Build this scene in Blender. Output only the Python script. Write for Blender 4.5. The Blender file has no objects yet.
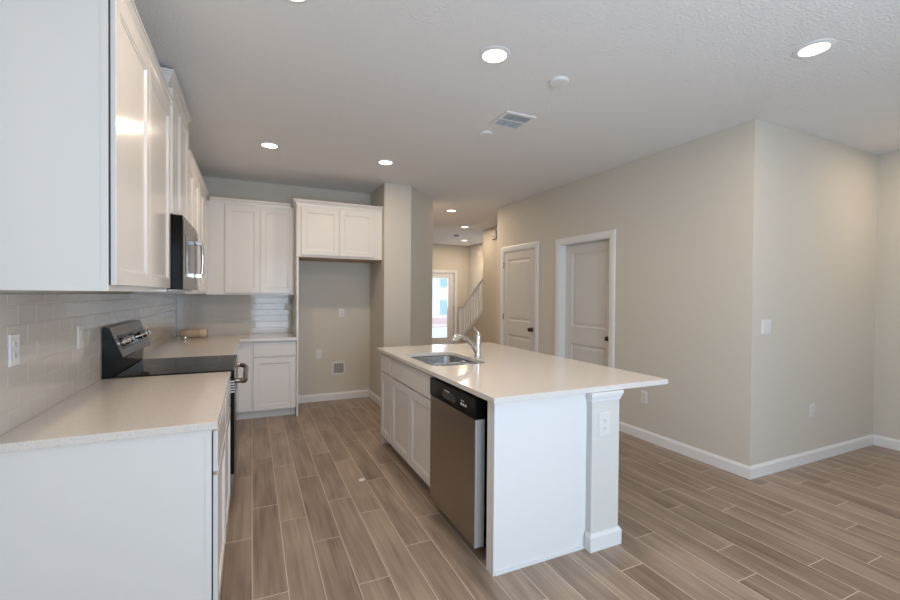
import bpy, bmesh, math, random
from mathutils import Matrix, Vector
R = random.Random(7)
PI = math.pi
S = bpy.context.scene
COL = S.collection

# ---------------------------------------------------------------- camera
YAW, PITCH, ROLL, FPX, CAM_H = math.radians(24.805), math.radians(0.704), math.radians(0.439), 428.79, 1.42
fw = Vector((math.sin(YAW)*math.cos(PITCH), math.cos(YAW)*math.cos(PITCH), -math.sin(PITCH)))
r0 = Vector((math.cos(YAW), -math.sin(YAW), 0)); u0 = r0.cross(fw)
rr = r0*math.cos(ROLL) + u0*math.sin(ROLL); uu = -r0*math.sin(ROLL) + u0*math.cos(ROLL)
cd = bpy.data.cameras.new('camera'); cam = bpy.data.objects.new('camera', cd); COL.objects.link(cam)
cd.sensor_width = 36; cd.lens = FPX/900*36; cd.clip_start = 0.05; cd.clip_end = 200
m = Matrix((rr, uu, -fw)).transposed().to_4x4(); m.translation = (0, 0, CAM_H)
cam.matrix_world = m
S.camera = cam

# ---------------------------------------------------------------- world, daylight, exposure
S.view_settings.view_transform = 'Standard'; S.view_settings.look = 'None'
S.view_settings.gamma = 1; S.view_settings.use_curve_mapping = False
S.view_settings.exposure = 0.13
W = bpy.data.worlds.new('sky'); S.world = W; W.use_nodes = True
bg = W.node_tree.nodes['Background']; bg.inputs[0].default_value = (0.62, 0.80, 1.0, 1); bg.inputs[1].default_value = 1.1
def area(name, loc, rot, sx, sy, power, color):
    l = bpy.data.lights.new(name, 'AREA'); l.shape = 'RECTANGLE'; l.size = sx; l.size_y = sy
    l.energy = power; l.color = color
    o = bpy.data.objects.new(name, l); COL.objects.link(o); o.location = loc; o.rotation_euler = rot
    return o
# daylight through the glazed openings behind the camera (wall at y = -1.6)
DAY_REAR, DAY_FRONT, CAN = 98, 16, 8.2
area('rear_daylight', (1.3, -1.55, 1.25), (PI/2+0.50, 0, 0), 2.5, 2.2, DAY_REAR, (0.70, 0.84, 1.0))
area('front_door_daylight', (4.89, 11.35, 1.2), (-PI/2-0.35, 0, 0), 0.5, 1.6, DAY_FRONT, (0.75, 0.87, 1.0))
CAN_COLOR = (1.0, 0.79, 0.58)
sl = bpy.data.lights.new('sun', 'SUN'); sl.energy = 2.0; sl.angle = 0.01; sl.color = (1.0, 0.95, 0.88)
so = bpy.data.objects.new('sun', sl); COL.objects.link(so); so.rotation_euler = (math.radians(32), 0, math.radians(-5))

# ---------------------------------------------------------------- materials
def mat(name, color, rough=0.5, metal=0.0, spec=0.5, coat=0.0):
    M = bpy.data.materials.new(name); M.use_nodes = True
    b = M.node_tree.nodes['Principled BSDF']
    b.inputs['Base Color'].default_value = (*color, 1); b.inputs['Roughness'].default_value = rough
    b.inputs['Metallic'].default_value = metal; b.inputs['Specular IOR Level'].default_value = spec
    b.inputs['Coat Weight'].default_value = coat
    return M
def N(M, t, **kw):
    n = M.node_tree.nodes.new(t)
    for k, v in kw.items(): setattr(n, k, v)
    return n
def add_bump(M, scale, strength, dist=0.002, detail=3, stretch=None, kind='noise'):
    L = M.node_tree.links; b = M.node_tree.nodes['Principled BSDF']
    tc = N(M, 'ShaderNodeTexCoord'); mp = N(M, 'ShaderNodeMapping')
    L.new(tc.outputs['Object'], mp.inputs[0])
    if stretch: mp.inputs['Scale'].default_value = stretch
    if kind == 'noise':
        t = N(M, 'ShaderNodeTexNoise'); t.inputs['Scale'].default_value = scale; t.inputs['Detail'].default_value = detail
    else:
        t = N(M, 'ShaderNodeTexVoronoi'); t.inputs['Scale'].default_value = scale
    L.new(mp.outputs[0], t.inputs['Vector'])
    bp = N(M, 'ShaderNodeBump'); bp.inputs['Strength'].default_value = strength; bp.inputs['Distance'].default_value = dist
    L.new(t.outputs[0], bp.inputs['Height']); L.new(bp.outputs[0], b.inputs['Normal'])
    return t
def vary(M, c0, c1, scale, stretch=(1, 1, 1), lo=0.35, hi=0.65, detail=4):
    L = M.node_tree.links; b = M.node_tree.nodes['Principled BSDF']
    tc = N(M, 'ShaderNodeTexCoord'); mp = N(M, 'ShaderNodeMapping'); mp.inputs['Scale'].default_value = stretch
    t = N(M, 'ShaderNodeTexNoise'); t.inputs['Scale'].default_value = scale; t.inputs['Detail'].default_value = detail
    cr = N(M, 'ShaderNodeValToRGB')
    cr.color_ramp.elements[0].position = lo; cr.color_ramp.elements[0].color = (*c0, 1)
    cr.color_ramp.elements[1].position = hi; cr.color_ramp.elements[1].color = (*c1, 1)
    L.new(tc.outputs['Object'], mp.inputs[0]); L.new(mp.outputs[0], t.inputs['Vector'])
    L.new(t.outputs[0], cr.inputs[0]); L.new(cr.outputs[0], b.inputs['Base Color'])

M_WALL = mat('wall_paint', (0.625, 0.59, 0.525), 0.75, spec=0.25); add_bump(M_WALL, 140, 0.12, 0.001)
M_CEIL = mat('ceiling_paint', (0.81, 0.805, 0.80), 0.9, spec=0.1)
t = add_bump(M_CEIL, 70, 0.75, 0.007, detail=2)
M_POST = mat('half_wall_paint', (0.66, 0.655, 0.63), 0.6, spec=0.3)
M_TRIM = mat('trim_paint', (0.78, 0.78, 0.785), 0.4)
M_CAB = mat('cabinet_paint', (0.745, 0.72, 0.695), 0.17, spec=0.28)
M_DOOR = mat('door_paint', (0.66, 0.645, 0.615), 0.45)
M_GAP = mat('gap_shade_black', (0.02, 0.02, 0.02), 0.8)  # near-black colour for the shade painted into the door gaps
M_RAW = mat('raw_wood', (0.42, 0.29, 0.18), 0.6); vary(M_RAW, (0.36, 0.25, 0.16), (0.46, 0.33, 0.21), 4, (1, 12, 1))
M_QTZ = mat('quartz', (0.66, 0.625, 0.59), 0.12, spec=0.5); vary(M_QTZ, (0.60, 0.55, 0.505), (0.72, 0.665, 0.615), 260, lo=0.34, hi=0.50, detail=2)
M_QTZ2 = mat('white_quartz', (0.72, 0.69, 0.66), 0.13, spec=0.34); vary(M_QTZ2, (0.64, 0.61, 0.58), (0.73, 0.70, 0.67), 300, lo=0.36, hi=0.46, detail=2)
M_TILE = mat('glazed_tile', (0.56, 0.525, 0.485), 0.08, spec=0.55)
M_GROUT = mat('tile_grout', (0.62, 0.59, 0.55), 0.8)
M_STEEL = mat('stainless_steel', (0.24, 0.205, 0.175), 0.30, 1.0); add_bump(M_STEEL, 60, 0.06, 0.001, stretch=(1, 1, 40))
M_STEELD = mat('dark_stainless_steel', (0.36, 0.32, 0.29), 0.26, 1.0); add_bump(M_STEELD, 50, 0.05, 0.001, stretch=(40, 1, 1))
M_SINK = mat('sink_steel', (0.40, 0.42, 0.45), 0.20, 1.0)
M_CHROME = mat('chrome', (0.80, 0.80, 0.80), 0.06, 1.0)
M_BLACK = mat('black_gloss', (0.006, 0.006, 0.006), 0.10, spec=0.14)
M_BLACKM = mat('black_enamel', (0.006, 0.006, 0.006), 0.30, spec=0.10)
M_GLASSTOP = mat('black_glass', (0.010, 0.009, 0.008), 0.06, spec=0.22)
M_GREYP = mat('grey_edge', (0.55, 0.56, 0.57), 0.35, 0.3)
M_PLATE = mat('white_plastic', (0.72, 0.71, 0.70), 0.35)
M_SLOT = mat('dark_slot', (0.05, 0.05, 0.05), 0.6)
M_BRONZE = mat('bronze', (0.055, 0.045, 0.038), 0.3, 0.9)
M_HINGE = mat('hinge_metal', (0.28, 0.26, 0.24), 0.35, 0.9)
M_VENT = mat('vent_white', (0.42, 0.44, 0.47), 0.5)
M_CARD = mat('tan_card', (0.50, 0.37, 0.26), 0.6); add_bump(M_CARD, 60, 0.3, 0.002)
M_CARD2 = mat('pale_card', (0.62, 0.50, 0.40), 0.5)
M_MARK = mat('white_print', (0.75, 0.75, 0.75), 0.5)
M_PIPE = mat('supply_valve', (0.35, 0.33, 0.30), 0.4, 0.5)
M_EXT = mat('stucco', (0.86, 0.89, 0.90), 0.8)
M_EXTB = mat('exterior_blue', (0.42, 0.66, 0.80), 0.3)
M_PAVE = mat('pavers', (0.74, 0.60, 0.60), 0.8)
M_GRASS = mat('pale_concrete', (0.72, 0.76, 0.80), 0.9)
M_LAMP = bpy.data.materials.new('lamp_glow'); M_LAMP.use_nodes = True
_nt = M_LAMP.node_tree; _nt.nodes.remove(_nt.nodes['Principled BSDF'])
_e = _nt.nodes.new('ShaderNodeEmission'); _e.inputs[0].default_value = (1.0, 0.86, 0.68, 1); _e.inputs[1].default_value = 5
_nt.links.new(_e.outputs[0], _nt.nodes['Material Output'].inputs[0])
M_PANE = bpy.data.materials.new('window_glass'); M_PANE.use_nodes = True
_nt = M_PANE.node_tree; _nt.nodes.remove(_nt.nodes['Principled BSDF'])
_tr = _nt.nodes.new('ShaderNodeBsdfTransparent'); _gl = _nt.nodes.new('ShaderNodeBsdfGlossy'); _gl.inputs['Roughness'].default_value = 0.03
_mx = _nt.nodes.new('ShaderNodeMixShader'); _fr = _nt.nodes.new('ShaderNodeFresnel')
_nt.links.new(_fr.outputs[0], _mx.inputs[0]); _nt.links.new(_tr.outputs[0], _mx.inputs[1]); _nt.links.new(_gl.outputs[0], _mx.inputs[2])
_nt.links.new(_mx.outputs[0], _nt.nodes['Material Output'].inputs[0])

# wood-look tile: grain runs along the plank, every plank with its own tone and grain offset
M_PLANK = mat('wood_look_tile', (0.2, 0.15, 0.12), 0.33, spec=0.45)
def build_plank():
    M = M_PLANK; L = M.node_tree.links; b = M.node_tree.nodes['Principled BSDF']
    at = N(M, 'ShaderNodeAttribute'); at.attribute_name = 'tone'
    tc = N(M, 'ShaderNodeTexCoord'); sep = N(M, 'ShaderNodeSeparateXYZ'); L.new(tc.outputs['Object'], sep.inputs[0])
    mul = N(M, 'ShaderNodeMath', operation='MULTIPLY'); mul.inputs[1].default_value = 37.0; L.new(at.outputs['Fac'], mul.inputs[0])
    cb = N(M, 'ShaderNodeCombineXYZ'); L.new(sep.outputs[0], cb.inputs[0]); L.new(sep.outputs[1], cb.inputs[1]); L.new(mul.outputs[0], cb.inputs[2])
    mp = N(M, 'ShaderNodeMapping'); mp.inputs['Scale'].default_value = (26, 1.1, 1); L.new(cb.outputs[0], mp.inputs[0])
    n1 = N(M, 'ShaderNodeTexNoise'); n1.inputs['Scale'].default_value = 1.6; n1.inputs['Detail'].default_value = 6; n1.inputs['Distortion'].default_value = 0.6
    L.new(mp.outputs[0], n1.inputs['Vector'])
    mp2 = N(M, 'ShaderNodeMapping'); mp2.inputs['Scale'].default_value = (7, 1.2, 1); L.new(cb.outputs[0], mp2.inputs[0])
    n2 = N(M, 'ShaderNodeTexNoise'); n2.inputs['Scale'].default_value = 1.5; n2.inputs['Detail'].default_value = 2; L.new(mp2.outputs[0], n2.inputs['Vector'])
    a = N(M, 'ShaderNodeMath', operation='MULTIPLY_ADD'); L.new(n1.outputs[0], a.inputs[0]); a.inputs[1].default_value = 0.68
    s = N(M, 'ShaderNodeMath', operation='MULTIPLY_ADD'); L.new(n2.outputs[0], s.inputs[0]); s.inputs[1].default_value = 0.62; L.new(a.outputs[0], s.inputs[2])
    t2 = N(M, 'ShaderNodeMath', operation='MULTIPLY'); L.new(at.outputs['Fac'], t2.inputs[0]); t2.inputs[1].default_value = 0.19; L.new(t2.outputs[0], a.inputs[2])
    cr = N(M, 'ShaderNodeValToRGB'); E = cr.color_ramp.elements
    E[0].position = 0.42; E[0].color = (0.15, 0.105, 0.077, 1); E[1].position = 0.96; E[1].color = (0.405, 0.312, 0.24, 1)
    L.new(s.outputs[0], cr.inputs[0]); L.new(cr.outputs[0], b.inputs['Base Color'])
    bp = N(M, 'ShaderNodeBump'); bp.inputs['Strength'].default_value = 0.15; bp.inputs['Distance'].default_value = 0.002
    L.new(n1.outputs[0], bp.inputs['Height']); L.new(bp.outputs[0], b.inputs['Normal'])
build_plank()
M_FGROUT = mat('floor_grout', (0.58, 0.50, 0.42), 0.85)

# ---------------------------------------------------------------- mesh helpers
def link(name, bm, material, parent=None, smooth=False, bevel=0.0, loc=None, rotz=None):
    me = bpy.data.meshes.new(name); bmesh.ops.recalc_face_normals(bm, faces=bm.faces[:]); bm.to_mesh(me); bm.free()
    mats = material if isinstance(material, (list, tuple)) else [material]
    for mm in mats: me.materials.append(mm)
    o = bpy.data.objects.new(name, me); COL.objects.link(o)
    if smooth:
        for p in me.polygons: p.use_smooth = True
    if parent: o.parent = parent
    if loc is not None: o.location = loc
    if rotz is not None: o.rotation_euler = (0, 0, rotz)
    if bevel:
        md = o.modifiers.new('bevel', 'BEVEL'); md.width = bevel; md.segments = 2; md.limit_method = 'ANGLE'; md.angle_limit = math.radians(40)
        md.harden_normals = False
    return o
def bx(bm, x0, x1, y0, y1, z0, z1, mi=0):
    v = [bm.verts.new(p) for p in ((x0,y0,z0),(x1,y0,z0),(x1,y1,z0),(x0,y1,z0),(x0,y0,z1),(x1,y0,z1),(x1,y1,z1),(x0,y1,z1))]
    for f in ((0,3,2,1),(4,5,6,7),(0,1,5,4),(1,2,6,5),(2,3,7,6),(3,0,4,7)):
        fc = bm.faces.new([v[i] for i in f]); fc.material_index = mi
    return bm
def box(*a): return bx(bmesh.new(), *a)
def prism(pts, z0, z1, axis='z', bm=None):
    """polygon extruded along an axis; pts are the other two coordinates in order"""
    bm = bm or bmesh.new()
    def P(p, h):
        if axis == 'z': return (p[0], p[1], h)
        if axis == 'x': return (h, p[0], p[1])
        return (p[0], h, p[1])
    a = [bm.verts.new(P(p, z0)) for p in pts]; b = [bm.verts.new(P(p, z1)) for p in pts]
    bm.faces.new(a); bm.faces.new(b)
    for i in range(len(pts)):
        j = (i+1) % len(pts); bm.faces.new((a[i], a[j], b[j], b[i]))
    return bm
def lathe(prof, seg=32, bm=None, center=(0,0,0), axis='z'):
    bm = bm or bmesh.new(); rings = []
    for r, h in prof:
        ring = []
        for k in range(seg):
            a = 2*PI*k/seg; c, s = r*math.cos(a), r*math.sin(a)
            p = (c, s, h) if axis == 'z' else ((h, c, s) if axis == 'x' else (c, h, s))
            ring.append(bm.verts.new((p[0]+center[0], p[1]+center[1], p[2]+center[2])))
        rings.append(ring)
    for a, b in zip(rings, rings[1:]):
        for k in range(seg):
            j = (k+1) % seg; bm.faces.new((a[k], a[j], b[j], b[k]))
    bm.faces.new(rings[0]); bm.faces.new(rings[-1])
    return bm
def tube(pts, rad, seg=14, bm=None):
    bm = bm or bmesh.new(); pts = [Vector(p) for p in pts]; rings = []
    rads = rad if isinstance(rad, (list, tuple)) else [rad]*len(pts)
    up = Vector((0, 1, 0.01)).normalized()
    for i, p in enumerate(pts):
        d = (pts[min(i+1, len(pts)-1)] - pts[max(i-1, 0)]).normalized()
        u = up if abs(d.dot(up)) < 0.95 else Vector((1, 0, 0))
        a = d.cross(u).normalized(); b = d.cross(a)
        rings.append([bm.verts.new(p + (a*math.cos(2*PI*k/seg) + b*math.sin(2*PI*k/seg))*rads[i]) for k in range(seg)])
    for a, b in zip(rings, rings[1:]):
        for k in range(seg):
            j = (k+1) % seg; bm.faces.new((a[k], a[j], b[j], b[k]))
    bm.faces.new(rings[0]); bm.faces.new(rings[-1])
    return bm
def spline(P, n=8):
    P = [Vector(p) for p in P]; out = []
    for i in range(len(P)-1):
        p0, p1, p2, p3 = P[max(i-1,0)], P[i], P[i+1], P[min(i+2, len(P)-1)]
        for k in range(n):
            t = k/n
            out.append(0.5*((2*p1) + (p2-p0)*t + (2*p0-5*p1+4*p2-p3)*t*t + (3*p1-p0-3*p2+p3)*t**3))
    return out + [P[-1]]
def rrect(x0, x1, y0, y1, r, n=5):
    out = []
    for cx, cy, a0 in ((x1-r, y0+r, -PI/2), (x1-r, y1-r, 0), (x0+r, y1-r, PI/2), (x0+r, y0+r, PI)):
        for k in range(n+1):
            a = a0 + PI/2*k/n; out.append((cx + r*math.cos(a), cy + r*math.sin(a)))
    return out
def framed(bm, x0, x1, z0, z1, rings, y_back):
    """a board seen from -Y: rectangular rings (inset, y) from the outer edge inward"""
    def rect(i, y): return [bm.verts.new(p) for p in ((x0+i, y, z0+i), (x1-i, y, z0+i), (x1-i, y, z1-i), (x0+i, y, z1-i))]
    L = [rect(0, y_back)] + [rect(i, y) for i, y in rings]
    bm.faces.new(L[0]); bm.faces.new(L[-1])
    for a, b in zip(L, L[1:]):
        for k in range(4):
            j = (k+1) % 4; bm.faces.new((a[k], a[j], b[j], b[k]))
    return bm
def thing(name, label, cat, loc=(0,0,0), rotz=0.0, group=None):
    o = bpy.data.objects.new(name, None); o.empty_display_size = 0.1; COL.objects.link(o)
    o.location = loc; o.rotation_euler = (0, 0, rotz); o['label'] = label; o['category'] = cat
    if group: o['group'] = group
    return o
def tag(o, label, cat, group=None):
    o['label'] = label; o['category'] = cat
    if group: o['group'] = group
    return o
def struct(name, bm, m, bevel=0.0):
    o = link(name, bm, m, bevel=bevel); o['kind'] = 'structure'; return o

# ---------------------------------------------------------------- setting: shell
XL, XR, XF, YB, YC, ZC = -0.803, 3.53, 5.478, 5.85, 2.04, 2.80
YREAR = -1.6; YFOY = 11.25; ZFOY = 2.86
struct('wall_left', box(XL-0.12, XL, YREAR-0.12, YB+0.12, 0, ZC), M_WALL)
bm = box(XL, 0.0, YREAR-0.12, YREAR, 0, ZC); bx(bm, 2.6, XF, YREAR-0.12, YREAR, 0, ZC); bx(bm, 0.0, 2.6, YREAR-0.12, YREAR, 2.4, ZC)
struct('wall_rear', bm, M_WALL)
bm = bmesh.new()
for x in (0.0, 0.85, 1.70, 2.55): bx(bm, x, x+0.05, YREAR-0.09, YREAR-0.03, 0, 2.4)
bx(bm, 0.0, 2.6, YREAR-0.09, YREAR-0.03, 2.34, 2.4); bx(bm, 0.0, 2.6, YREAR-0.09, YREAR-0.03, 0, 0.06)
struct('door_4', bm, M_TRIM)
struct('wall_kitchen_back', box(XL, 1.485, YB, YB+0.12, 0, ZC), M_WALL)
struct('wall_pier', prism([(1.485,5.16),(1.832,5.16),(2.40,5.81),(2.40,YFOY),(2.28,YFOY),(2.28,5.97),(1.485,5.97)], 0, 2.9), M_WALL)
# door wall with two openings
D1 = (4.855, 5.665, 2.075); D2 = (3.505, 4.335, 2.055)
bm = box(XR, XR+0.13, YC+0.12, D2[0], 0, ZC)
bx(bm, XR, XR+0.13, D2[1], D1[0], 0, ZC); bx(bm, XR, XR+0.13, D1[1], 5.87, 0, ZC)
bx(bm, XR, XR+0.13, D2[0], D2[1], D2[2], ZC); bx(bm, XR, XR+0.13, D1[0], D1[1], D1[2], ZC)
struct('wall_right', bm, M_WALL)
struct('wall_closet', box(XR, XF, YC, YC+0.12, 0, ZC), M_WALL)
struct('wall_far_right', box(XF, XF+0.12, YREAR-0.12, YC+0.12, 0, ZC), M_WALL)
struct('wall_hall_return', box(XR+0.13, 4.46, 5.75, 5.87, 0, ZC), M_WALL)
struct('wall_niche', box(4.46, 4.54, 5.75, 8.0, 0, ZC), M_WALL)
struct('wall_foyer_right', box(5.80, 5.92, 5.75, YFOY+0.12, 0, 3.0), M_WALL)
DF = (4.42, 5.34, 2.05)
bm = box(2.28, DF[0], YFOY, YFOY+0.12, 0, 3.0); bx(bm, DF[1], 5.80, YFOY, YFOY+0.12, 0, 3.0); bx(bm, DF[0], DF[1], YFOY, YFOY+0.12, DF[2], 3.0)
struct('wall_foyer_back', bm, M_WALL)
struct('ceiling', box(XL-0.12, 5.92, YREAR-0.12, 8.0, ZC, ZC+0.2), M_CEIL)
struct('ceiling_foyer', box(2.28, 5.92, 8.0, YFOY+0.12, ZFOY, ZFOY+0.14), M_CEIL)

# floor: wood-look tiles, third-offset columns as laid
def build_floor():
    bm = bmesh.new(); tone = bm.faces.layers.float.new('tone')
    PW, PL, G = 0.157, 0.93, 0.0022
    known = {-1:0.86, 0:0.30, 1:0.055, 2:0.67, 3:0.21, 4:0.885, 5:0.42, 6:0.68, 7:0.68, 11:0.69, 13:0.877, 14:0.39, 15:0.60, 16:0.105,
             17:0.315, 18:0.88, 19:0.195, 20:0.68, 21:0.42, 22:0.07, 23:0.60, 25:0.81}
    X0, X1, Y0, Y1 = XL-0.12, 5.92, YREAR-0.12, YFOY+0.12
    prev = 0.3
    for c in range(math.floor((X0-0.005)/PW), math.ceil((X1-0.005)/PW)):
        off = known.get(c, (prev + R.choice((0.31, 0.43, 0.55))) % PL); prev = off
        xa, xb = max(0.005+c*PW, X0)+G, min(0.005+(c+1)*PW, X1)-G
        if xb <= xa: continue
        k = math.floor((Y0-off)/PL)
        while off + k*PL < Y1:
            ya, yb = max(off+k*PL, Y0)+G, min(off+(k+1)*PL, Y1)-G; k += 1
            if yb - ya < 0.005: continue
            v = [bm.verts.new(p) for p in ((xa,ya,0),(xb,ya,0),(xb,yb,0),(xa,yb,0))]
            f = bm.faces.new(v); f[tone] = R.random()
            w = [bm.verts.new(p) for p in ((xa-G*.5,ya-G*.5,-0.0012),(xb+G*.5,ya-G*.5,-0.0012),(xb+G*.5,yb+G*.5,-0.0012),(xa-G*.5,yb+G*.5,-0.0012))]
            for i in range(4):
                j = (i+1) % 4; g = bm.faces.new((v[i], w[i], w[j], v[j])); g.material_index = 1
    for p0, p1 in (((X0, Y0), (X1, Y1)),):
        n0 = len(bm.faces); bx(bm, p0[0], p1[0], p0[1], p1[1], -0.12, -0.0006, 1)
    o = struct('floor', bm, [M_PLANK, M_FGROUT]); return o
build_floor()

# baseboards
BH, BT = 0.098, 0.014
def bb(bm, p, q, n):
    """baseboard from p to q (wall line), n = unit normal into the room"""
    px, py = p; qx, qy = q
    prof = [(0, 0), (BT, 0), (BT, BH-0.02), (BT*0.55, BH-0.006), (BT*0.4, BH), (0, BH)]
    a = [bm.verts.new((px+n[0]*d, py+n[1]*d, z)) for d, z in prof]; b = [bm.verts.new((qx+n[0]*d, qy+n[1]*d, z)) for d, z in prof]
    bm.faces.new(a); bm.faces.new(b)
    for i in range(len(prof)):
        j = (i+1) % len(prof); bm.faces.new((a[i], a[j], b[j], b[i]))
    return bm
bm = bmesh.new()
bb(bm, (XR, YC-BT), (XR, D2[0]-0.085), (-1, 0)); bb(bm, (XR, D2[1]+0.085), (XR, D1[0]-0.085), (-1, 0))
struct('baseboard_right', bm, M_TRIM)
struct('baseboard_closet', bb(bmesh.new(), (XR, YC), (XF, YC), (0, -1)), M_TRIM)
struct('baseboard_far_right', bb(bmesh.new(), (XF, YREAR), (XF, YC-BT), (-1, 0)), M_TRIM)
struct('baseboard_kitchen_back', bb(bmesh.new(), (0.494, YB), (1.485-BT, YB), (0, -1)), M_TRIM)
bm = bmesh.new(); bb(bm, (1.485, 5.16-BT), (1.485, YB), (-1, 0)); bb(bm, (1.485, 5.16), (1.832, 5.16), (0, -1))
nn = Vector((0.65, -0.568)).normalized(); bb(bm, (1.832, 5.16), (2.40, 5.81), nn); bb(bm, (2.40, 5.81), (2.40, YFOY), (1, 0))
struct('baseboard_pier', bm, M_TRIM)
bm = bmesh.new(); bb(bm, (4.46, 5.87), (4.46, 8.0), (-1, 0)); struct('baseboard_niche', bm, M_TRIM)
bm = bmesh.new(); bb(bm, (2.41, YFOY), (DF[0]-0.08, YFOY), (0, -1)); bb(bm, (DF[1]+0.08, YFOY), (5.80, YFOY), (0, -1)); struct('baseboard_foyer', bm, M_TRIM)

# interior doors in the right wall (face towards -x)
def casing(bm, y0, y1, ztop, x, w=0.08, t=0.017):
    """three boards around an opening on the plane x, facing -x, with a stepped moulding"""
    for a, b, tt in ((0, w, t*0.7), (0.012, w*0.55, t)):
        pass
    pts = [(0, t*0.55), (0.012, t*0.75), (0.03, t), (w-0.012, t), (w, t*0.7)]
    inner = [(y0-d, y1+d, ztop+d) for d, _ in pts]
    prevs = None
    def ring(d, tt):
        return [bm.verts.new(p) for p in ((x-tt, y0-d, 0), (x-tt, y0-d, ztop+d), (x-tt, y1+d, ztop+d), (x-tt, y1+d, 0))]
    L = [ring(0, 0)] + [ring(d, tt) for d, tt in pts] + [ring(w, 0)]
    for a, b in zip(L, L[1:]):
        for k in range(3): bm.faces.new((a[k], a[k+1], b[k+1], b[k]))
    return bm
def panel_door(root, w, h, face, matl, knob_side, hinge=True, panels=((0.12, 0.80), (0.99, None))):
    """door slab in local coordinates: width along X, seen from -Y, z from 0; slab face at y = 0"""
    st = 0.115; T = 0.035; bm = bmesh.new()
    bx(bm, 0, st, 0, T, 0.008, h); bx(bm, w-st, w, 0, T, 0.008, h)
    zs = [(0.25, 0.83), (1.04, h-0.115)]
    for a, b in ((0.008, zs[0][0]), (zs[0][1], zs[1][0]), (zs[1][1], h)): bx(bm, st, w-st, 0, T, a, b)
    for a, b in zs:
        framed(bm, st, w-st, a, b, [(0.0, 0.0), (0.012, 0.010), (0.030, 0.010), (0.052, 0.003)], T-0.002)
    s = link('slab', bm, matl, root)
    kx = 0.065 if knob_side == 'left' else w-0.065
    b = lathe([(0.030, 0.0), (0.031, -0.006), (0.012, -0.010), (0.011, -0.030), (0.024, -0.036), (0.029, -0.048), (0.025, -0.060), (0.010, -0.066)], 24, center=(kx, 0, 0.945), axis='y')
    link('knob', b, M_BRONZE, root, smooth=True)
    if hinge:
        hx = w+0.004 if knob_side == 'left' else -0.004
        for z in (0.25, 1.05, 1.83):
            link('hinge', lathe([(0.007, z), (0.007, z+0.09)], 10, center=(hx, -0.006, 0)), M_HINGE, root, smooth=True)
def interior_door(n, D, recess, label, hinge, w=0.08):
    root = thing('door_%d' % n, label, 'door', (XR+recess, D[1]-0.006, 0), -PI/2)   # local +X runs towards -y, faces -x
    root['kind'] = 'structure'
    panel_door(root, D[1]-D[0]-0.012, D[2]-0.006, 0, M_DOOR, 'right', hinge)
    bm = casing(bmesh.new(), D[0], D[1], D[2], XR, w)
    # jamb lining
    bx(bm, XR, XR+0.128, D[1]-0.004, D[1]+0.010, 0, D[2]+0.01); bx(bm, XR, XR+0.128, D[0]-0.010, D[0]+0.004, 0, D[2]+0.01)
    bx(bm, XR, XR+0.128, D[0], D[1], D[2]-0.004, D[2]+0.01)
    struct('trim_%d' % n, bm, M_TRIM)
interior_door(1, D1, 0.004, 'flush white two-panel hall door, the farther one, with hinges showing on its left', True)
interior_door(2, D2, 0.090, 'recessed white two-panel door, the nearer one, set back in its jamb', False)

# front door with tall glass
root = thing('door_3', 'white front door with one tall glass light at the end of the foyer', 'door', (DF[0], YFOY+0.04, 0)); root['kind'] = 'structure'
w = DF[1]-DF[0]; bm = box(0.004, 0.20, 0, 0.045, 0.01, DF[2]-0.006); bx(bm, w-0.19, w-0.004, 0, 0.045, 0.01, DF[2]-0.006)
bx(bm, 0.2, w-0.19, 0, 0.045, 0.01, 0.18); bx(bm, 0.2, w-0.19, 0, 0.045, 1.90, DF[2]-0.006); link('slab', bm, M_TRIM, root)
bm = bmesh.new()
for a in ((0.185, 0.205, 0.165, 1.915), (w-0.195, w-0.175, 0.165, 1.915)): bx(bm, a[0], a[1], -0.012, 0.0, a[2], a[3])
bx(bm, 0.185, w-0.175, -0.012, 0.0, 0.165, 0.185); bx(bm, 0.185, w-0.175, -0.012, 0.0, 1.895, 1.915); link('glazing_bead', bm, M_TRIM, root)
link('glass_pane', box(0.2, w-0.19, 0.018, 0.024, 0.18, 1.90), M_PANE, root)
link('handle', tube([(0.10, -0.002, 0.98), (0.10, -0.05, 0.98), (0.20, -0.055, 0.98)], 0.010), M_BRONZE, root, smooth=True)
for z in (0.2, 1.0, 1.78): link('hinge', lathe([(0.010, z), (0.010, z+0.10)], 10, center=(w-0.002, -0.008, 0)), M_HINGE, root, smooth=True)
bm = bmesh.new()
for a in ((DF[0]-0.08, DF[0]), (DF[1], DF[1]+0.08)): bx(bm, a[0], a[1], YFOY-0.018, YFOY, 0, DF[2]+0.08)
bx(bm, DF[0], DF[1], YFOY-0.018, YFOY, DF[2], DF[2]+0.08); struct('trim_3', bm, M_TRIM, 0.003)

# outside the front door
t_ = tag(link('front_ground', box(-5, 22, YFOY+0.13, 40, -0.2, -0.1), M_GRASS), 'pale concrete ground seen through the glass of the front door', 'ground'); t_['kind'] = 'structure'
t_ = tag(link('driveway', box(0, 14, 18.2, 19.9, -0.1, -0.04), M_PAVE), 'pinkish paver strip across from the front door', 'driveway'); t_['kind'] = 'structure'
hs = thing('neighbor_house', 'pale blue and white house seen through the front door glass', 'house', (7, 20, -0.1))
link('wall', box(-6, 8, 0, 3, 0, 3.6), M_EXT, hs)
WX = 1.70
for x in (WX, WX+1.2, WX+2.4):
    for z in (0.55, 1.95):
        f = link('window', box(x, x+0.5, -0.05, 0, z, z+0.68), M_EXTB, hs)
link('base_course', box(-6, 8, -0.06, 0, 0, 0.35), M_PAVE, hs)

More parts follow.
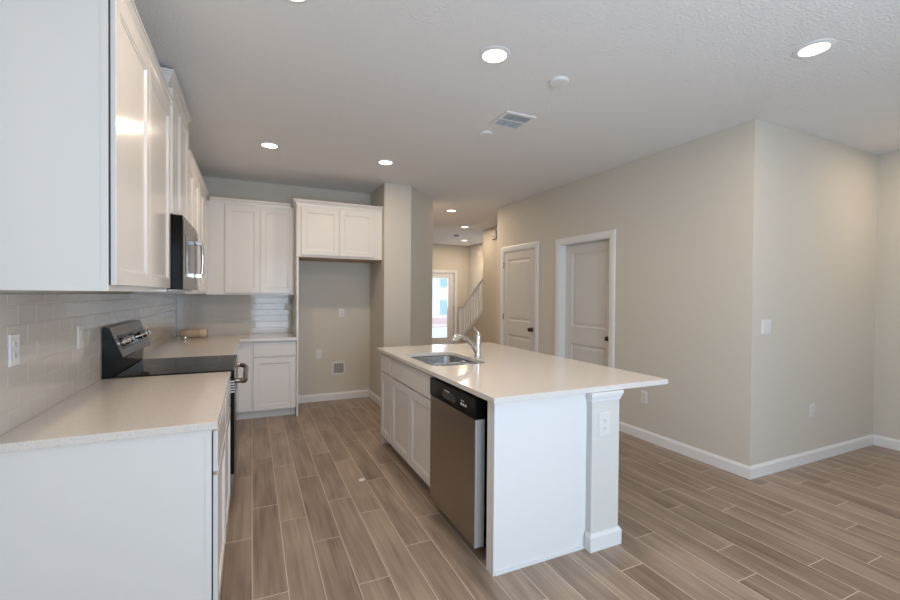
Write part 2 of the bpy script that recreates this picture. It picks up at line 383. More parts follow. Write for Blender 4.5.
# ---------------------------------------------------------------- stairs
st = thing('staircase', 'white staircase with square balusters rising behind the hall wall', 'staircase', (4.51, 9.55, 0))
bm = bmesh.new(); RUN, RISE = 0.258, 0.179
for k in range(9):
    bx(bm, 0.07, 1.28, -RUN*(k+1)-0.02, -RUN*k, 0, RISE*(k+1)) if k < 6 else bx(bm, 0.07, 1.28, -RUN*(k+1)-0.02, -RUN*k, RISE*(k-1), RISE*(k+1))
link('steps', bm, M_TRIM, st)
link('side_wall', prism([(-0.0, 0.0), (-1.545, 0.0), (-1.545, 1.03), (-0.0, -0.0+0.01)], -0.02, 0.055, 'x'), M_WALL, st)
link('stringer', prism([(0.0, 0.0), (-1.545, 1.03), (-1.545, 1.13), (0.0, 0.10)], -0.032, 0.065, 'x'), M_TRIM, st)
rl = st
def sz(y): return 0.10 + (-y)*0.667
link('newel_post', box(-0.03, 0.06, -0.36, -0.27, 0.10+0.27*.667, 1.16), M_TRIM, rl, bevel=0.004)
rise_y0 = -0.50
link('handrail', prism([(-0.315, 1.085), (rise_y0, 1.10), (-1.56, 1.815), (-1.56, 1.87), (rise_y0-0.01, 1.155), (-0.315, 1.14)], -0.012, 0.045, 'x'), M_TRIM, rl, bevel=0.006)
k = -0.46
while k > -1.54:
    top = 1.10 if k > rise_y0 else 1.10 + (rise_y0-k)*0.675
    link('baluster', box(0.0, 0.032, k-0.016, k+0.016, sz(k)-0.02, top+0.02), M_TRIM, rl); k -= 0.118

# ---------------------------------------------------------------- cabinets
def shaker(bm, x0, x1, z0, z1, fr=0.057, T=0.02):
    return framed(bm, x0, x1, z0, z1, [(0.0, -T+0.002), (0.002, -T), (fr, -T), (fr+0.003, -T+0.004), (fr+0.010, -T+0.0045), (fr+0.013, -T+0.009)], 0.0)
def slabfront(bm, x0, x1, z0, z1, T=0.02):
    return framed(bm, x0, x1, z0, z1, [(0.0, -T+0.003), (0.003, -T)], 0.0)
def base_cabinet(label, loc, rotz, w, fronts, depth=0.60, group=None, name='base_cabinet', foot=True, left=0.0, right=0.0):
    """local: width +X, front frame plane y=0, fronts stick out to -0.02"""
    c = thing(name, label, 'cabinet', loc, rotz, group)
    bm = box(0, w, 0.0, depth, 0.105, 0.883)
    link('body', bm, M_CAB, c)
    if foot: link('toe_kick', box(0, w, 0.075, depth, 0.0, 0.104), M_CAB, c)
    for kind, x0, x1, z0, z1 in fronts:
        if kind == 'drawer': link('drawer_front', slabfront(bmesh.new(), x0, x1, z0, z1), M_CAB, c)
        else: link('door', shaker(bmesh.new(), x0, x1, z0, z1), M_CAB, c)
    return c
ZD0, ZD1, ZW0, ZW1 = 0.103, 0.690, 0.706, 0.868
def std_fronts(w, n=1, m=0.012):
    xs = [m + (w-2*m)*i/n for i in range(n+1)]
    return [('door', xs[i]+0.0015, xs[i+1]-0.0015, ZD0, ZD1) for i in range(n)]
# left run, faces +x : rot +90, local +X -> +y ; frame plane x = -0.143
XFL = -0.143
DL = XFL - XL - 0.012
c = base_cabinet('white base cabinet at the open near end of the left counter', (XFL, 1.93, 0), PI/2, 0.58, std_fronts(0.58) + [('drawer', 0.0135, 0.5665, ZW0, ZW1)], DL)
bm = box(-0.006, -0.0005, 0.0, DL, 0.0, 0.883); bx(bm, -0.009, -0.0005, 0.0, 0.022, 0.0, 0.883); link('end_panel', bm, M_CAB, c)
link('shadow_gap', box(0.002, 0.0115, -0.004, -0.0005, 0.115, 0.868), M_GAP, c)  # black strip painted in as shade between end panel and door
base_cabinet('white base cabinet between the near end unit and the range', (XFL, 2.512, 0), PI/2, 0.588, std_fronts(0.588) + [('drawer', 0.0135, 0.5745, ZW0, ZW1)], DL)
c = base_cabinet('white base cabinet beyond the range running into the corner', (XFL, 3.875, 0), PI/2, 1.37, [('door', 0.012, 0.46, ZD0, ZD1), ('door', 0.463, 0.91, ZD0, ZD1), ('drawer', 0.012, 0.46, ZW0, ZW1), ('drawer', 0.463, 0.91, ZW0, ZW1)], DL)
# back run, faces -y
c = base_cabinet('white base cabinet with one drawer under the back counter', (XFL+0.004, 5.26, 0), 0, 0.467-XFL-0.004, [('door', 0.155, 0.600, ZD0, ZD1), ('drawer', 0.155, 0.600, ZW0, ZW1)], 0.578)
# tall refrigerator panel
tag(link('tall_side_panel', box(0.470, 0.490, 5.238, 5.838, 0, 1.842), M_CAB), 'tall white panel on the left of the refrigerator space', 'panel')

def crown(bm, path, z0, h=0.055, out=0.045):
    """moulding along a polyline of (x, y, nx, ny): mitred outward offsets given per point"""
    prof = [(0.0, 0.0), (0.006, 0.0), (0.008, h*0.25), (out*0.45, h*0.55), (out*0.75, h*0.72), (out*0.8, h*0.82), (out, h*0.84), (out, h), (0.0, h)]
    rings = [[bm.verts.new((x+nx*d, y+ny*d, z0+z)) for d, z in prof] for x, y, nx, ny in path]
    for a, b in zip(rings, rings[1:]):
        for i in range(len(prof)):
            j = (i+1) % len(prof); bm.faces.new((a[i], a[j], b[j], b[i]))
    bm.faces.new(rings[0]); bm.faces.new(rings[-1])
    return bm
def wall_cabinet(label, loc, rotz, w, h, doors, depth, crown_path=None, name='wall_cabinet', ch=0.055, co=0.040, under=None, dt=0.035):
    c = thing(name, label, 'cabinet', loc, rotz)
    link('body', box(0, w, 0.0, depth, 0, h), M_CAB, c)
    for x0, x1 in doors: link('door', shaker(bmesh.new(), x0, x1, 0.022, h-dt), M_CAB, c)
    if crown_path: link('crown_moulding', crown(bmesh.new(), crown_path, h-0.012, ch, co), M_CAB, c)
    if under: link('underside', box(0.0, w, 0.002, depth-0.002, -0.006, -0.0005), under, c)
    return c
ZU, HU = 1.424, 1.076
XFU = -0.471; DU = XFU - XL - 0.0005
c = wall_cabinet('white two-door wall cabinet nearest the camera on the left wall', (XFU, 1.93, ZU), PI/2, 1.173, HU+0.045, [(0.012, 0.583), (0.588, 1.161)], DU,
    [(0.0, 0.0, -1, -1), (1.172, 0.0, 0, -1)], co=0.038, dt=0.014)
link('shadow_gap', box(0.002, 0.0115, -0.0035, -0.0005, 0.022, HU+0.031), M_GAP, c)  # same dark strip, shade put in beside the near wall cabinet door
link('end_trim', box(-0.004, -0.0005, 0.0, 0.022, 0, HU+0.045), M_CAB, c)
wall_cabinet('raised white two-door wall cabinet over the microwave', (XFU+0.008, 3.107, 1.885), PI/2, 0.762, 0.825, [(0.010, 0.379), (0.383, 0.752)], DU+0.008,
    [(0.0, DU-0.005, -1, 0), (0.0, 0.0, -1, -1), (0.762, 0.0, 1, -1), (0.762, DU-0.005, 1, 0)], ch=0.07, co=0.036)
wall_cabinet('white wall cabinet past the microwave towards the corner', (XFU, 3.872, 1.411), PI/2, 1.66, 1.072, [(0.03, 0.40), (0.403, 0.773), (0.80, 1.20), (1.203, 1.60)], DU,
    [(0.001, 0.0, 0, -1), (1.66, 0.0, 0, -1)], co=0.038)
wall_cabinet('white two-door wall cabinet on the back wall above the tile', (XFU+0.001, 5.54, 1.402), 0, 0.468-XFU-0.001, 1.058, [(0.19, 0.555), (0.558, 0.925)], 0.305,
    [(0.038, 0.0, 0, -1), (0.893, 0.0, 0, -1)], co=0.032)
wall_cabinet('white two-door cabinet above the empty refrigerator space', (0.470, 5.26, 1.850), 0, 1.013, 0.611, [(0.050, 0.480), (0.483, 0.905)], 0.588,
    [(0.0, 0.27, -1, 0), (0.0, 0.0, -1, -1), (1.013, 0.0, 0, -1)], ch=0.06, co=0.042, under=M_RAW)

# ---------------------------------------------------------------- counters
def slab(name, outer, holes, z0, z1, m, bevel=0.003):
    bm = bmesh.new(); edges = []
    for loop in [outer] + holes:
        v = [bm.verts.new((x, y, z1)) for x, y in loop]
        for i in range(len(v)): edges.append(bm.edges.new((v[i], v[(i+1) % len(v)])))
    r = bmesh.ops.triangle_fill(bm, edges=edges, use_beauty=True)
    ext = bmesh.ops.extrude_face_region(bm, geom=bm.faces[:])
    bmesh.ops.translate(bm, verts=[g for g in ext['geom'] if isinstance(g, bmesh.types.BMVert)], vec=(0, 0, z0-z1))
    return link(name, bm, m, bevel=bevel)
tag(slab('countertop', [(XL+0.001, 1.905), (-0.121, 1.905), (-0.121, 3.104), (XL+0.001, 3.104)], [], 0.884, 0.914, M_QTZ), 'speckled beige counter slab nearest the camera, left of the range', 'countertop')
tag(slab('countertop', [(XL+0.001, 3.874), (-0.121, 3.874), (-0.121, 5.215), (0.468, 5.215), (0.468, YB-0.001), (XL+0.001, YB-0.001)], [], 0.884, 0.914, M_QTZ), 'L-shaped beige counter slab wrapping the kitchen corner beyond the range', 'countertop')
SX0, SX1, SY0, SY1 = 1.165, 1.605, 2.775, 3.46
hole = rrect(SX0, SX1, SY0, SY1, 0.07)
tag(slab('island_countertop', [(1.080, 1.812), (2.312, 1.812), (2.312, 3.985), (1.080, 3.985)], [hole], 0.884, 0.914, M_QTZ2), 'long white quartz island top with overhang and sink cutout', 'countertop')

# ---------------------------------------------------------------- backsplash
def tiles(name, length, z0, z1, label, loc, rotz):
    root = thing(name, label, 'backsplash', loc, rotz)
    link('grout_bed', box(0, length, -0.0062, 0, z0, z1), M_GROUT, root)
    bm = bmesh.new(); TW, TH, G = 0.1524, 0.0762, 0.0010; row = 0; z = z0
    while z < z1-0.004:
        zb = min(z+TH, z1); x = -(TW/2 if row % 2 else 0.0)
        while x < length-0.003:
            xa, xb = max(x, 0)+G, min(x+TW, length)-G
            if xb-xa > 0.004:
                ax, az = R.uniform(-1, 1)*0.0035, R.uniform(-1, 1)*0.0045
                cx, cz = (xa+xb)/2, (z+zb)/2
                def Y(px, pz, base): return base + (px-cx)*ax + (pz-cz)*az
                b = 0.0012
                o_ = [bm.verts.new((px, -0.0060, pz)) for px, pz in ((xa, z+G), (xb, z+G), (xb, zb-G), (xa, zb-G))]
                p_ = [bm.verts.new((px, Y(px, pz, -0.0072), pz)) for px, pz in ((xa, z+G), (xb, z+G), (xb, zb-G), (xa, zb-G))]
                q_ = [bm.verts.new((px, Y(px, pz, -0.0080), pz)) for px, pz in ((xa+b, z+G+b), (xb-b, z+G+b), (xb-b, zb-G-b), (xa+b, zb-G-b))]
                for A, B in ((o_, p_), (p_, q_)):
                    for i in range(4):
                        j = (i+1) % 4; bm.faces.new((A[i], A[j], B[j], B[i]))
                bm.faces.new(q_)
            x += TW
        z += TH; row += 1
    link('tile_field', bm, M_TILE, root)
tiles('tile_backsplash', YB-0.009-1.905, 0.9142, 1.4105, 'glossy beige subway tile along the left kitchen wall', (XL+0.0008, 1.905, 0), PI/2)
tiles('tile_backsplash', 0.468-XL-0.0100, 0.9142, 1.4010, 'glossy beige subway tile on the back kitchen wall', (XL+0.0095, YB-0.0008, 0), 0)

# ---------------------------------------------------------------- range
rg = thing('range', 'black and stainless electric range with sloped control panel', 'range', (XL+0.011, 3.108, 0), 0)
RW = 0.759      # along y ; local x = 0 at the wall
FX = -0.108 - (XL+0.011)
link('body', box(0.0, FX-0.02, 0, RW, 0.08, 0.900), M_BLACKM, rg)
link('base', box(0.03, FX-0.06, 0.02, RW-0.02, 0.0, 0.08), M_BLACKM, rg)
link('cooktop', box(0.055, FX+0.004, -0.001, RW+0.001, 0.9005, 0.922), M_GLASSTOP, rg, bevel=0.004)
for by, bxx, rad in ((0.19, 0.22, 0.075), (0.57, 0.22, 0.095), (0.19, 0.48, 0.105), (0.57, 0.48, 0.08)):
    bm = bmesh.new(); sg = 40
    a = [bm.verts.new((bxx+rad*math.cos(2*PI*k/sg), by+rad*math.sin(2*PI*k/sg), 0.9224)) for k in range(sg)]
    b = [bm.verts.new((bxx+(rad-.003)*math.cos(2*PI*k/sg), by+(rad-.003)*math.sin(2*PI*k/sg), 0.9224)) for k in range(sg)]
    for k in range(sg): bm.faces.new((a[k], a[(k+1) % sg], b[(k+1) % sg], b[k]))
    link('burner_ring', bm, M_SLOT, rg)
gp = [(0.0, 0.90), (0.0, 1.205), (0.012, 1.215), (0.035, 1.21), (0.100, 1.035), (0.094, 1.025), (0.060, 1.015), (0.052, 0.923), (0.052, 0.90)]
link('backguard', prism(gp, 0.0, RW, 'y'), M_BLACK, rg)
# stainless face plate on the sloped front
gv = Vector((0.100-0.035, 0, 1.035-1.21)); gl = gv.length; gd = gv.normalized(); gn = Vector((-gd.z, 0, gd.x))
def onface(s, y, out): p = Vector((0.035, y, 1.21)) + gd*(s*gl) + gn*out; return p
def facebox(name, s0, s1, y0, y1, o0, o1, m, par=rg, bevel=0.0):
    bm = bmesh.new(); v = [bm.verts.new(onface(s, y, o)) for o in (o0, o1) for s, y in ((s0, y0), (s1, y0), (s1, y1), (s0, y1))]
    for f in ((0,1,2,3),(4,5,6,7),(0,1,5,4),(1,2,6,5),(2,3,7,6),(3,0,4,7)): bm.faces.new([v[i] for i in f])
    return link(name, bm, m, par, bevel=bevel)
facebox('face_plate', 0.0, 1.0, 0.004, RW-0.004, 0.0003, 0.0035, M_STEEL)
facebox('control_glass', 0.30, 0.78, 0.06, RW-0.045, 0.0036, 0.006, M_BLACK)
facebox('clock_display', 0.36, 0.58, 0.30, 0.42, 0.0062, 0.0072, M_SLOT)
for i in range(6): facebox('button', 0.63, 0.70, 0.27+i*0.032, 0.29+i*0.032, 0.0062, 0.0075, M_GREYP)
for y in (0.115, 0.205, 0.585, 0.675):
    c0 = onface(0.54, y, 0.006); bm = bmesh.new(); sg = 20; ringz = []
    ay = Vector((0, 1, 0))
    for r_, o_ in ((0.028, 0.0), (0.028, 0.006), (0.024, 0.009), (0.022, 0.034), (0.017, 0.038)):
        ringz.append([bm.verts.new(c0 + gn*o_ + (gd*math.cos(2*PI*k/sg) + ay*math.sin(2*PI*k/sg))*r_) for k in range(sg)])
    for a, b in zip(ringz, ringz[1:]):
        for k in range(sg): bm.faces.new((a[k], a[(k+1) % sg], b[(k+1) % sg], b[k]))
    bm.faces.new(ringz[0]); bm.faces.new(ringz[-1])
    link('knob', bm, M_CHROME, rg, smooth=False)
link('side_trim', box(FX-0.019, FX+0.006, 0.0, 0.0035, 0.245, 0.862), M_BLACKM, rg)
dr = link('oven_door', box(FX-0.019, FX+0.008, 0.004, RW-0.004, 0.245, 0.862), M_STEEL, rg, bevel=0.003)
link('window', box(FX+0.0081, FX+0.010, 0.11, RW-0.11, 0.36, 0.74), M_BLACK, dr)
link('handle', tube(spline([(FX+0.005, 0.045, 0.845), (FX+0.040, 0.050, 0.842), (FX+0.066, 0.10, 0.832), (FX+0.068, RW/2, 0.828), (FX+0.066, RW-0.10, 0.832), (FX+0.040, RW-0.050, 0.842), (FX+0.005, RW-0.045, 0.845)], 6), 0.017), M_STEEL, dr, smooth=True)
link('vent_strip', box(FX-0.019, FX+0.006, 0.0, RW, 0.865, 0.899), M_BLACK, rg)
link('storage_drawer', box(FX-0.019, FX+0.006, 0.004, RW-0.004, 0.085, 0.238), M_STEEL, rg, bevel=0.003)
bm = bmesh.new()
for i in range(5): bx(bm, FX-0.015, FX+0.007, -0.0015, 0.0035, 0.775+i*0.017, 0.783+i*0.017)
link('vent_slots', bm, M_GREYP, rg)

# ---------------------------------------------------------------- microwave
mw = thing('microwave', 'over-the-range stainless microwave with black side and bar handle', 'microwave', (XL+0.001, 3.110, 1.440), 0)
MXF = -0.383 - (XL+0.001)
link('case', box(0, MXF-0.007, 0, 0.756, 0, 0.460), M_BLACK, mw)
link('grille', box(0.0, MXF-0.035, 0.01, 0.746, -0.012, -0.0005), M_STEELD, mw)
md = link('door', box(MXF-0.0065, MXF, 0.0, 0.59, 0.0, 0.440), M_STEEL, mw, bevel=0.003)
link('window', box(MXF, MXF+0.0015, 0.07, 0.50, 0.09, 0.35), M_BLACK, md)
link('handle', tube(spline([(MXF-0.002, 0.562, 0.105), (MXF+0.038, 0.562, 0.105), (MXF+0.046, 0.562, 0.13), (MXF+0.050, 0.562, 0.225), (MXF+0.046, 0.562, 0.32), (MXF+0.038, 0.562, 0.345), (MXF-0.002, 0.562, 0.345)], 6), 0.011), M_CHROME, md, smooth=True)
for hz in (0.105, 0.345): link('handle_bracket', box(MXF+0.0005, MXF+0.05, 0.548, 0.576, hz-0.017, hz+0.017), M_CHROME, md, bevel=0.004)
cp = link('control_panel', box(MXF-0.0065, MXF, 0.593, 0.756, 0.0, 0.440), M_STEEL, mw, bevel=0.003)
link('keypad', box(MXF, MXF+0.0012, 0.61, 0.74, 0.05, 0.39), M_BLACK, cp)

# ---------------------------------------------------------------- island
IX = 1.125     # face frame plane of the aisle side, fronts to 1.105
isl = 'island cabinets'
# faces -x : rot -90, local +X -> -y ; origin at the far end
c = base_cabinet('narrow single-door island cabinet at the far end of the island', (IX, 3.945, 0), -PI/2, 0.335, std_fronts(0.335) + [('drawer', 0.0135, 0.3215, ZW0, ZW1)], 0.56)
link('end_panel', box(-0.006, -0.0005, 0.0, 0.56, 0, 0.883), M_CAB, c)
c = thing('sink_base_cabinet', 'wide two-door island cabinet under the sink', 'cabinet', (IX, 3.608, 0), -PI/2)
bm = box(0, 0.018, 0, 0.56, 0.105, 0.883); bx(bm, 0.942, 0.960, 0, 0.56, 0.105, 0.883); bx(bm, 0.018, 0.942, 0, 0.56, 0.105, 0.123); bx(bm, 0.018, 0.942, 0.545, 0.56, 0.123, 0.883); bx(bm, 0.018, 0.942, 0.0, 0.018, 0.123, 0.883)
link('body', bm, M_CAB, c); link('toe_kick', box(0, 0.960, 0.075, 0.56, 0, 0.104), M_CAB, c)
for k in (0, 1): link('door', shaker(bmesh.new(), 0.0135+k*0.468, 0.4785+k*0.468, ZD0, ZD1), M_CAB, c)
link('false_drawer_front', slabfront(bmesh.new(), 0.0135, 0.9465, ZW0, ZW1), M_CAB, c)
# dishwasher
dw = thing('dishwasher', 'stainless dishwasher with black control strip at the near end of the island', 'dishwasher', (IX, 2.642, 0), -PI/2)
DWW = 0.652
link('tub', box(0.03, DWW-0.03, 0.012, 0.55, 0.10, 0.868), M_BLACKM, dw)
link('door_panel', box(0.012, DWW-0.012, -0.047, 0.010, 0.068, 0.755), [M_STEELD], dw, bevel=0.002)
link('door_edge', box(DWW-0.0118, DWW-0.0095, -0.046, 0.010, 0.068, 0.755), M_GREYP, dw)
cp = link('control_panel', box(0.006, DWW-0.006, -0.051, 0.012, 0.757, 0.872), M_BLACK, dw, bevel=0.006)
link('pocket_handle', prism([(0.21, 0.800), (0.23, 0.835), (0.39, 0.835), (0.41, 0.800), (0.38, 0.786), (0.24, 0.786)], -0.0525, -0.0505, 'y'), M_SLOT, cp)
link('pocket_lip', box(0.255, 0.33, -0.0545, -0.0505, 0.832, 0.841), M_CHROME, cp)
for k in range(3): link('button', box(0.475+k*0.026, 0.491+k*0.026, -0.0525, -0.0505, 0.800, 0.812), M_MARK, cp)
for k in range(2): link('indicator_mark', box(0.480+k*0.020, 0.490+k*0.020, -0.0522, -0.0505, 0.822, 0.828), M_MARK, cp)
link('kick_plate', box(0.012, DWW-0.012, 0.07, 0.09, 0.0, 0.066), M_BLACKM, dw)
# near end of the island
ep = thing('island_end_panel', 'flat white panel closing the near end of the island', 'panel', (1.106, 1.850, 0))
link('panel', box(0.0135, 0.6045, 0.006, 0.060, 0, 0.883), M_TRIM, ep)
link('corner_strip', box(0.0, 0.013, 0.0, 0.072, 0, 0.883), M_TRIM, ep, bevel=0.002)
link('bottom_strip', box(0.0135, 0.6045, -0.001, 0.0055, 0, 0.016), M_TRIM, ep)
link('top_strip', box(0.0135, 0.6045, 0.001, 0.0055, 0.862, 0.883), M_TRIM, ep)
# half wall behind the cabinets
kw = thing('island_half_wall', 'painted half wall carrying the overhang of the island top', 'half wall', (1.711, 1.815, 0))
link('wall', box(0.0, 0.203, 0.0, 2.13, 0, 0.883), M_POST, kw, bevel=0.002)
bm = bmesh.new()
bprof = [(0, 0), (BT, 0), (BT, BH-0.02), (BT*0.55, BH-0.006), (BT*0.4, BH), (0, BH)]
rings = [[bm.verts.new((x+nx*d, y+ny*d, z)) for d, z in bprof] for x, y, nx, ny in ((0.0, 0.034, -1, 0), (0.0, 0.0, -1, -1), (0.203, 0.0, 1, -1), (0.203, 2.13, 1, 0))]
for a, b in zip(rings, rings[1:]):
    for i in range(6): bm.faces.new((a[i], a[(i+1) % 6], b[(i+1) % 6], b[i]))
bm.faces.new(rings[0]); bm.faces.new(rings[-1])
link('baseboard', bm, M_TRIM, kw)
bm = bmesh.new()
cprof = [(0.0, 0.0), (0.004, 0.0), (0.006, 0.012), (0.012, 0.026), (0.014, 0.036), (0.016, 0.038), (0.016, 0.052), (0.0, 0.052)]
rings = [[bm.verts.new((x+nx*d, y+ny*d, 0.831+z)) for d, z in cprof] for x, y, nx, ny in ((0.0, 0.034, -1, 0), (0.0, 0.0, -1, -1), (0.203, 0.0, 1, -1), (0.203, 2.13, 1, 0))]
for a, b in zip(rings, rings[1:]):
    for i in range(len(cprof)): bm.faces.new((a[i], a[(i+1) % 8], b[(i+1) % 8], b[i]))
bm.faces.new(rings[0]); bm.faces.new(rings[-1])
link('cap_moulding', bm, M_TRIM, kw)

# ---------------------------------------------------------------- sink and faucet
sk = thing('double_sink', 'undermount stainless double bowl sink in the island', 'sink', (0, 0, 0))
def bowl(x0, x1, y0, y1, depth):
    bm = bmesh.new(); zt = 0.8825
    L = []
    for (i, z, rad) in ((0.0, zt, 0.06), (0.004, zt-0.01, 0.06), (0.012, zt-depth+0.03, 0.055), (0.022, zt-depth+0.008, 0.05), (0.045, zt-depth, 0.04)):
        L.append([bm.verts.new((x, y, z)) for x, y in rrect(x0+i, x1-i, y0+i, y1-i, rad)])
    for a, b in zip(L, L[1:]):
        for k in range(len(a)): bm.faces.new((a[k], a[(k+1) % len(a)], b[(k+1) % len(a)], b[k]))
    bm.faces.new(L[-1]); return bm
YD = 3.06
b1 = (SX0-0.004, SX1+0.004, YD+0.012, SY1+0.004); b2 = (SX0-0.004, SX1+0.004, SY0-0.004, YD-0.012)
for q, dp in ((b1, 0.21), (b2, 0.18)):
    o = link('bowl', bowl(*q, dp), M_SINK, sk, smooth=True)
    md_ = o.modifiers.new('thick', 'SOLIDIFY'); md_.thickness = 0.0015; md_.offset = 0
    link('drain', lathe([(0.045, 0.8825-dp+0.001), (0.045, 0.8825-dp+0.004), (0.030, 0.8825-dp+0.003)], 24, center=((q[0]+q[1])/2, (q[2]+q[3])/2, 0)), M_CHROME, sk, smooth=False)
link('divider', box(SX0-0.004, SX1+0.004, YD-0.0125, YD+0.0125, 0.868, 0.8825), M_SINK, sk, bevel=0.004)
fc = thing('faucet', 'chrome single-lever kitchen faucet with arched pull-out spout', 'faucet', (1.650, 3.03, 0.914))
link('base', lathe([(0.032, 0.0005), (0.033, 0.006), (0.028, 0.012), (0.0265, 0.03), (0.0265, 0.08), (0.025, 0.12), (0.0255, 0.165), (0.023, 0.182), (0.012, 0.192)], 28), M_CHROME, fc, smooth=True)
sp = spline([(0.0, 0, 0.028), (-0.018, 0, 0.056), (-0.043, 0, 0.095), (-0.087, 0, 0.142), (-0.131, 0, 0.170), (-0.166, 0, 0.178), (-0.198, 0, 0.168), (-0.216, 0, 0.148)], 8)
nr = len(sp); link('spout', tube(sp, [0.018 + 0.006*max(0, (i-nr*0.6)/(nr*0.4)) for i in range(nr)], 18), M_CHROME, fc, smooth=True)
link('lever', tube(spline([(0.008, 0, 0.178), (-0.002, 0, 0.205), (-0.016, 0, 0.226), (-0.036, 0, 0.242)], 6), [0.017]*4 + [0.014]*3 + [0.010]*12, 12), M_CHROME, fc, smooth=True)

# ---------------------------------------------------------------- small things on the corner counter
t_ = thing('paper_packet', 'rolled tan paper packet lying on the corner counter', 'packet', (-0.725, 5.56, 0.9145), 0.02)
link('roll', lathe([(0.036, 0.0), (0.046, 0.012), (0.049, 0.05), (0.046, 0.13), (0.048, 0.20), (0.046, 0.27)], 20, center=(0, 0, 0.0495), axis='x'), M_CARD, t_, smooth=True)
link('band', lathe([(0.0492, 0.195), (0.0515, 0.20), (0.0515, 0.255), (0.0492, 0.26)], 20, center=(0, 0, 0.052), axis='x'), M_CARD2, t_, smooth=True)
t_ = link('metal_cap', lathe([(0.016, 0.0), (0.022, 0.006), (0.023, 0.022), (0.016, 0.034), (0.006, 0.040)], 20), M_CHROME, smooth=True, loc=(-0.655, 5.42, 0.9145))
tag(t_, 'small shiny round metal piece on the counter by the paper roll', 'hardware')
t_ = link('wood_chip', prism([(0, 0), (0.026, -0.006), (0.042, 0.010), (0.036, 0.034), (0.010, 0.036), (-0.004, 0.018)], 0.0005, 0.005), M_MARK, loc=(0.745, 3.22, 0))
tag(t_, 'tiny pale scrap lying on the kitchen floor tiles', 'scrap')

# ---------------------------------------------------------------- plates on walls  (local: seen from -Y)
def wall_plate(name, label, cat, loc, rotz, kind, w=0.072, h=0.117, group=None):
    p = thing(name, label, cat, loc, rotz, group)
    link('cover_plate', framed(bmesh.new(), -w/2, w/2, -h/2, h/2, [(0.0, -0.002), (0.003, -0.005)], 0.0), M_PLATE, p)
    n = max(1, round(w/0.06) if w > 0.1 else 1)
    for i in range(n):
        cx = (i-(n-1)/2)*0.046
        if kind == 'outlet':
            for cz in (-0.021, 0.021):
                s = link('socket', prism(rrect(cx-0.016, cx+0.016, cz-0.014, cz+0.014, 0.009, 3), -0.0068, -0.0051, 'y'), M_PLATE, p)
                bm = box(cx-0.007, cx-0.005, -0.0073, -0.0069, cz-0.002, cz+0.006); bx(bm, cx+0.005, cx+0.007, -0.0073, -0.0069, cz-0.002, cz+0.005); bx(bm, cx-0.002, cx+0.002, -0.0073, -0.0069, cz-0.009, cz-0.005)
                link('slot', bm, M_SLOT, s)
        else:
            link('rocker', prism([(-0.0051, -0.033), (-0.0075, -0.033), (-0.0058, 0.0), (-0.0085, 0.033), (-0.0051, 0.033)], cx-0.0165, cx+0.0165, 'x'), M_PLATE, p)
    return p
TX = XL+0.0085
wall_plate('wall_outlet', 'white outlet on the left wall tile nearest the camera', 'outlet', (TX, 2.10, 1.205), PI/2, 'outlet')
wall_plate('light_switch', 'white switch on the left wall tile beside the range', 'switch', (TX, 2.77, 1.190), PI/2, 'switch')
wall_plate('wall_outlet', 'white sideways outlet on back wall tile under the wall cabinet', 'outlet', (0.435, YB-0.0085, 1.245), 0, 'outlet', 0.117, 0.072)
wall_plate('light_switch', 'small white plate high in the empty refrigerator space', 'switch', (1.096, YB, 1.163), 0, 'outlet')
wall_plate('wall_outlet', 'white plate low at the left of the refrigerator space', 'outlet', (0.806, YB, 0.625), 0, 'switch')
wall_plate('light_switch', 'white double switch on the wall right of the outside corner', 'switch', (3.716, YC, 1.182), 0, 'switch', 0.117, 0.117)
wall_plate('wall_outlet', 'white outlet low on the wall right of the outside corner', 'outlet', (4.401, YC, 0.447), 0, 'outlet')
wall_plate('wall_outlet', 'white outlet low on the door wall past the island overhang', 'outlet', (XR, 3.037, 0.421), -PI/2, 'outlet')
wall_plate('wall_outlet', 'white outlet on the end of the island half wall', 'outlet', (1.800, 1.8148, 0.700), 0, 'outlet', 0.085, 0.13)
wb = thing('water_supply_box', 'white recessed icemaker water box low on refrigerator space wall', 'supply box', (1.06, YB, 0.423))
bm = bmesh.new()
for a in ((-0.085, 0.085, 0.065, 0.085), (-0.085, 0.085, -0.085, -0.065), (-0.085, -0.065, -0.065, 0.065), (0.065, 0.085, -0.065, 0.065)): bx(bm, a[0], a[1], -0.008, 0, a[2], a[3])
link('frame', bm, M_PLATE, wb)
link('recess', box(-0.0649, 0.0649, -0.0015, 0, -0.0649, 0.0649), M_PIPE, wb)
link('valve', tube([(0, -0.004, -0.062), (0, -0.005, 0.0), (0, -0.005, 0.03)], 0.004), M_CHROME, wb, smooth=True)
ch = thing('door_chime', 'white door chime box high on the hall wall', 'chime', (4.46, 7.50, 2.63), -PI/2)
link('cover', box(-0.10, 0.10, -0.05, 0, -0.08, 0.08), M_PLATE, ch, bevel=0.006)
link('grille', box(-0.07, 0.07, -0.0515, -0.0502, -0.05, -0.02), M_VENT, ch)

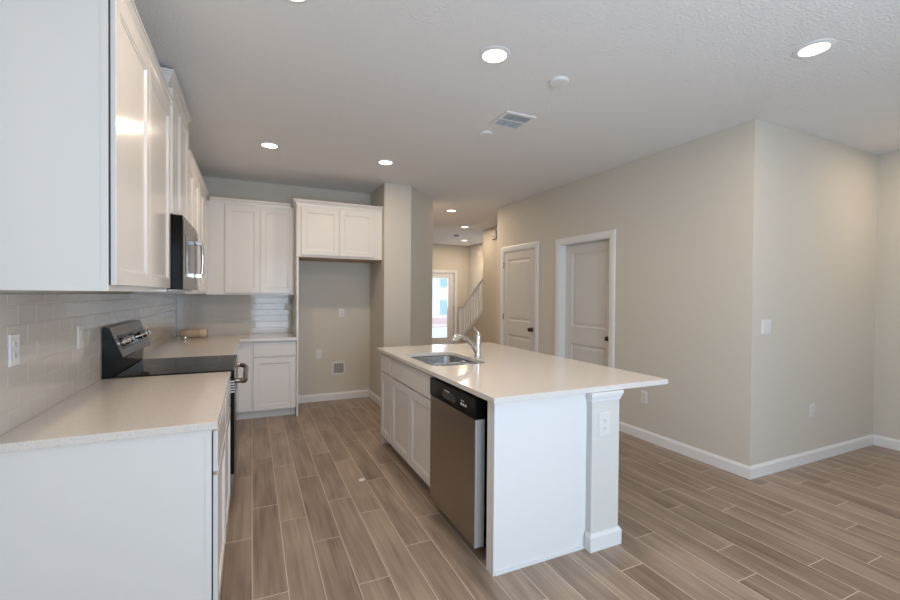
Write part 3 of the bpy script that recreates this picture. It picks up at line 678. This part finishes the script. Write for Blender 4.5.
# ---------------------------------------------------------------- ceiling fittings
LP = [(0.166, 2.085, 'recessed ceiling light at the top edge, left of the others'),
      (1.264, 2.15, 'recessed ceiling light over the near end of the island'),
      (2.826, 1.331, 'recessed ceiling light over the living area at the right'),
      (0.147, 4.346, 'recessed ceiling light near the left wall cabinets, deep in kitchen'),
      (1.264, 4.365, 'recessed ceiling light just in front of the pier by the refrigerator cabinet'),
      (2.967, 6.387, 'nearest of the three recessed lights in the hallway'),
      (3.924, 7.80, 'middle of the three recessed lights in the hallway'),
      (5.10, 10.15, 'farthest recessed light, in the foyer')]
def can(x, y, z, label, power=1.0):
    c = thing('recessed_light', label, 'ceiling light', (x, y, z), 0, 'recessed ceiling lights')
    link('trim_ring', lathe([(0.092, -0.0002), (0.092, -0.004), (0.070, -0.008), (0.068, -0.0002)], 36), M_TRIM, c, smooth=False)
    link('diffuser', lathe([(0.0675, -0.0015), (0.0675, -0.0055), (0.03, -0.0062)], 36), M_LAMP, c)
    l = bpy.data.lights.new('lamp', 'AREA'); l.shape = 'DISK'; l.size = 0.13; l.energy = CAN*power; l.color = CAN_COLOR
    o = bpy.data.objects.new('lamp', l); COL.objects.link(o); o.parent = c; o.location = (0, 0, -0.012)
for x, y, lab in LP: can(x, y, (ZFOY if y > 8.0 else ZC), lab, (0.9 if 7 < y < 9 else (2.6 if y > 9 else 1.9)) if y > 6 else (0.85 if y > 4 else 1.0))
can(4.98, 1.20, ZC, 'recessed ceiling light past the right edge of the view')
for x, y, r_, lab in ((1.791, 2.23, 0.062, 'round white smoke detector between the island light and vent'), (1.808, 3.207, 0.055, 'round white detector just beyond the ceiling vent')):
    d = thing('smoke_detector', lab, 'detector', (x, y, ZC))
    link('base', lathe([(r_, -0.0002), (r_, -0.010)], 32), M_TRIM, d)
    link('cover', lathe([(r_*0.97, -0.0102), (r_*0.93, -0.015), (r_*0.55, -0.018)], 32), M_TRIM, d)
d = thing('smoke_detector', 'dark-looking round detector on the foyer ceiling', 'detector', (4.48, 9.35, ZFOY))
link('base', lathe([(0.07, -0.0002), (0.07, -0.012)], 32), M_VENT, d); link('cover', lathe([(0.065, -0.0122), (0.05, -0.04)], 32), M_VENT, d)
v = thing('ceiling_vent', 'square white air vent with dark louvres in the ceiling', 'vent', (1.862, 2.885, ZC))
bm = bmesh.new()
for a in ((-0.135, 0.135, 0.108, 0.135), (-0.135, 0.135, -0.135, -0.108), (-0.135, -0.108, -0.108, 0.108), (0.108, 0.135, -0.108, 0.108), (-0.108, 0.108, -0.006, 0.006)): bx(bm, a[0], a[1], a[2], a[3], -0.010, -0.0002)
link('frame', bm, M_TRIM, v)
link('duct', box(-0.1079, 0.1079, -0.1079, 0.1079, -0.0015, -0.0003), M_SLOT, v)
bm = bmesh.new()
for sgn in (1, -1):
    for k in range(7):
        y = sgn*(0.019 + k*0.0142)
        prism([(y-0.003, -0.002), (y+sgn*0.001, -0.0095), (y+sgn*0.0025, -0.0088), (y-0.0015, -0.0015)], -0.1075, 0.1075, 'x', bm)
for x in (-0.036, 0.036): bx(bm, x-0.0015, x+0.0015, -0.1075, 0.1075, -0.0098, -0.0088)
link('louvres', bm, M_VENT, v)
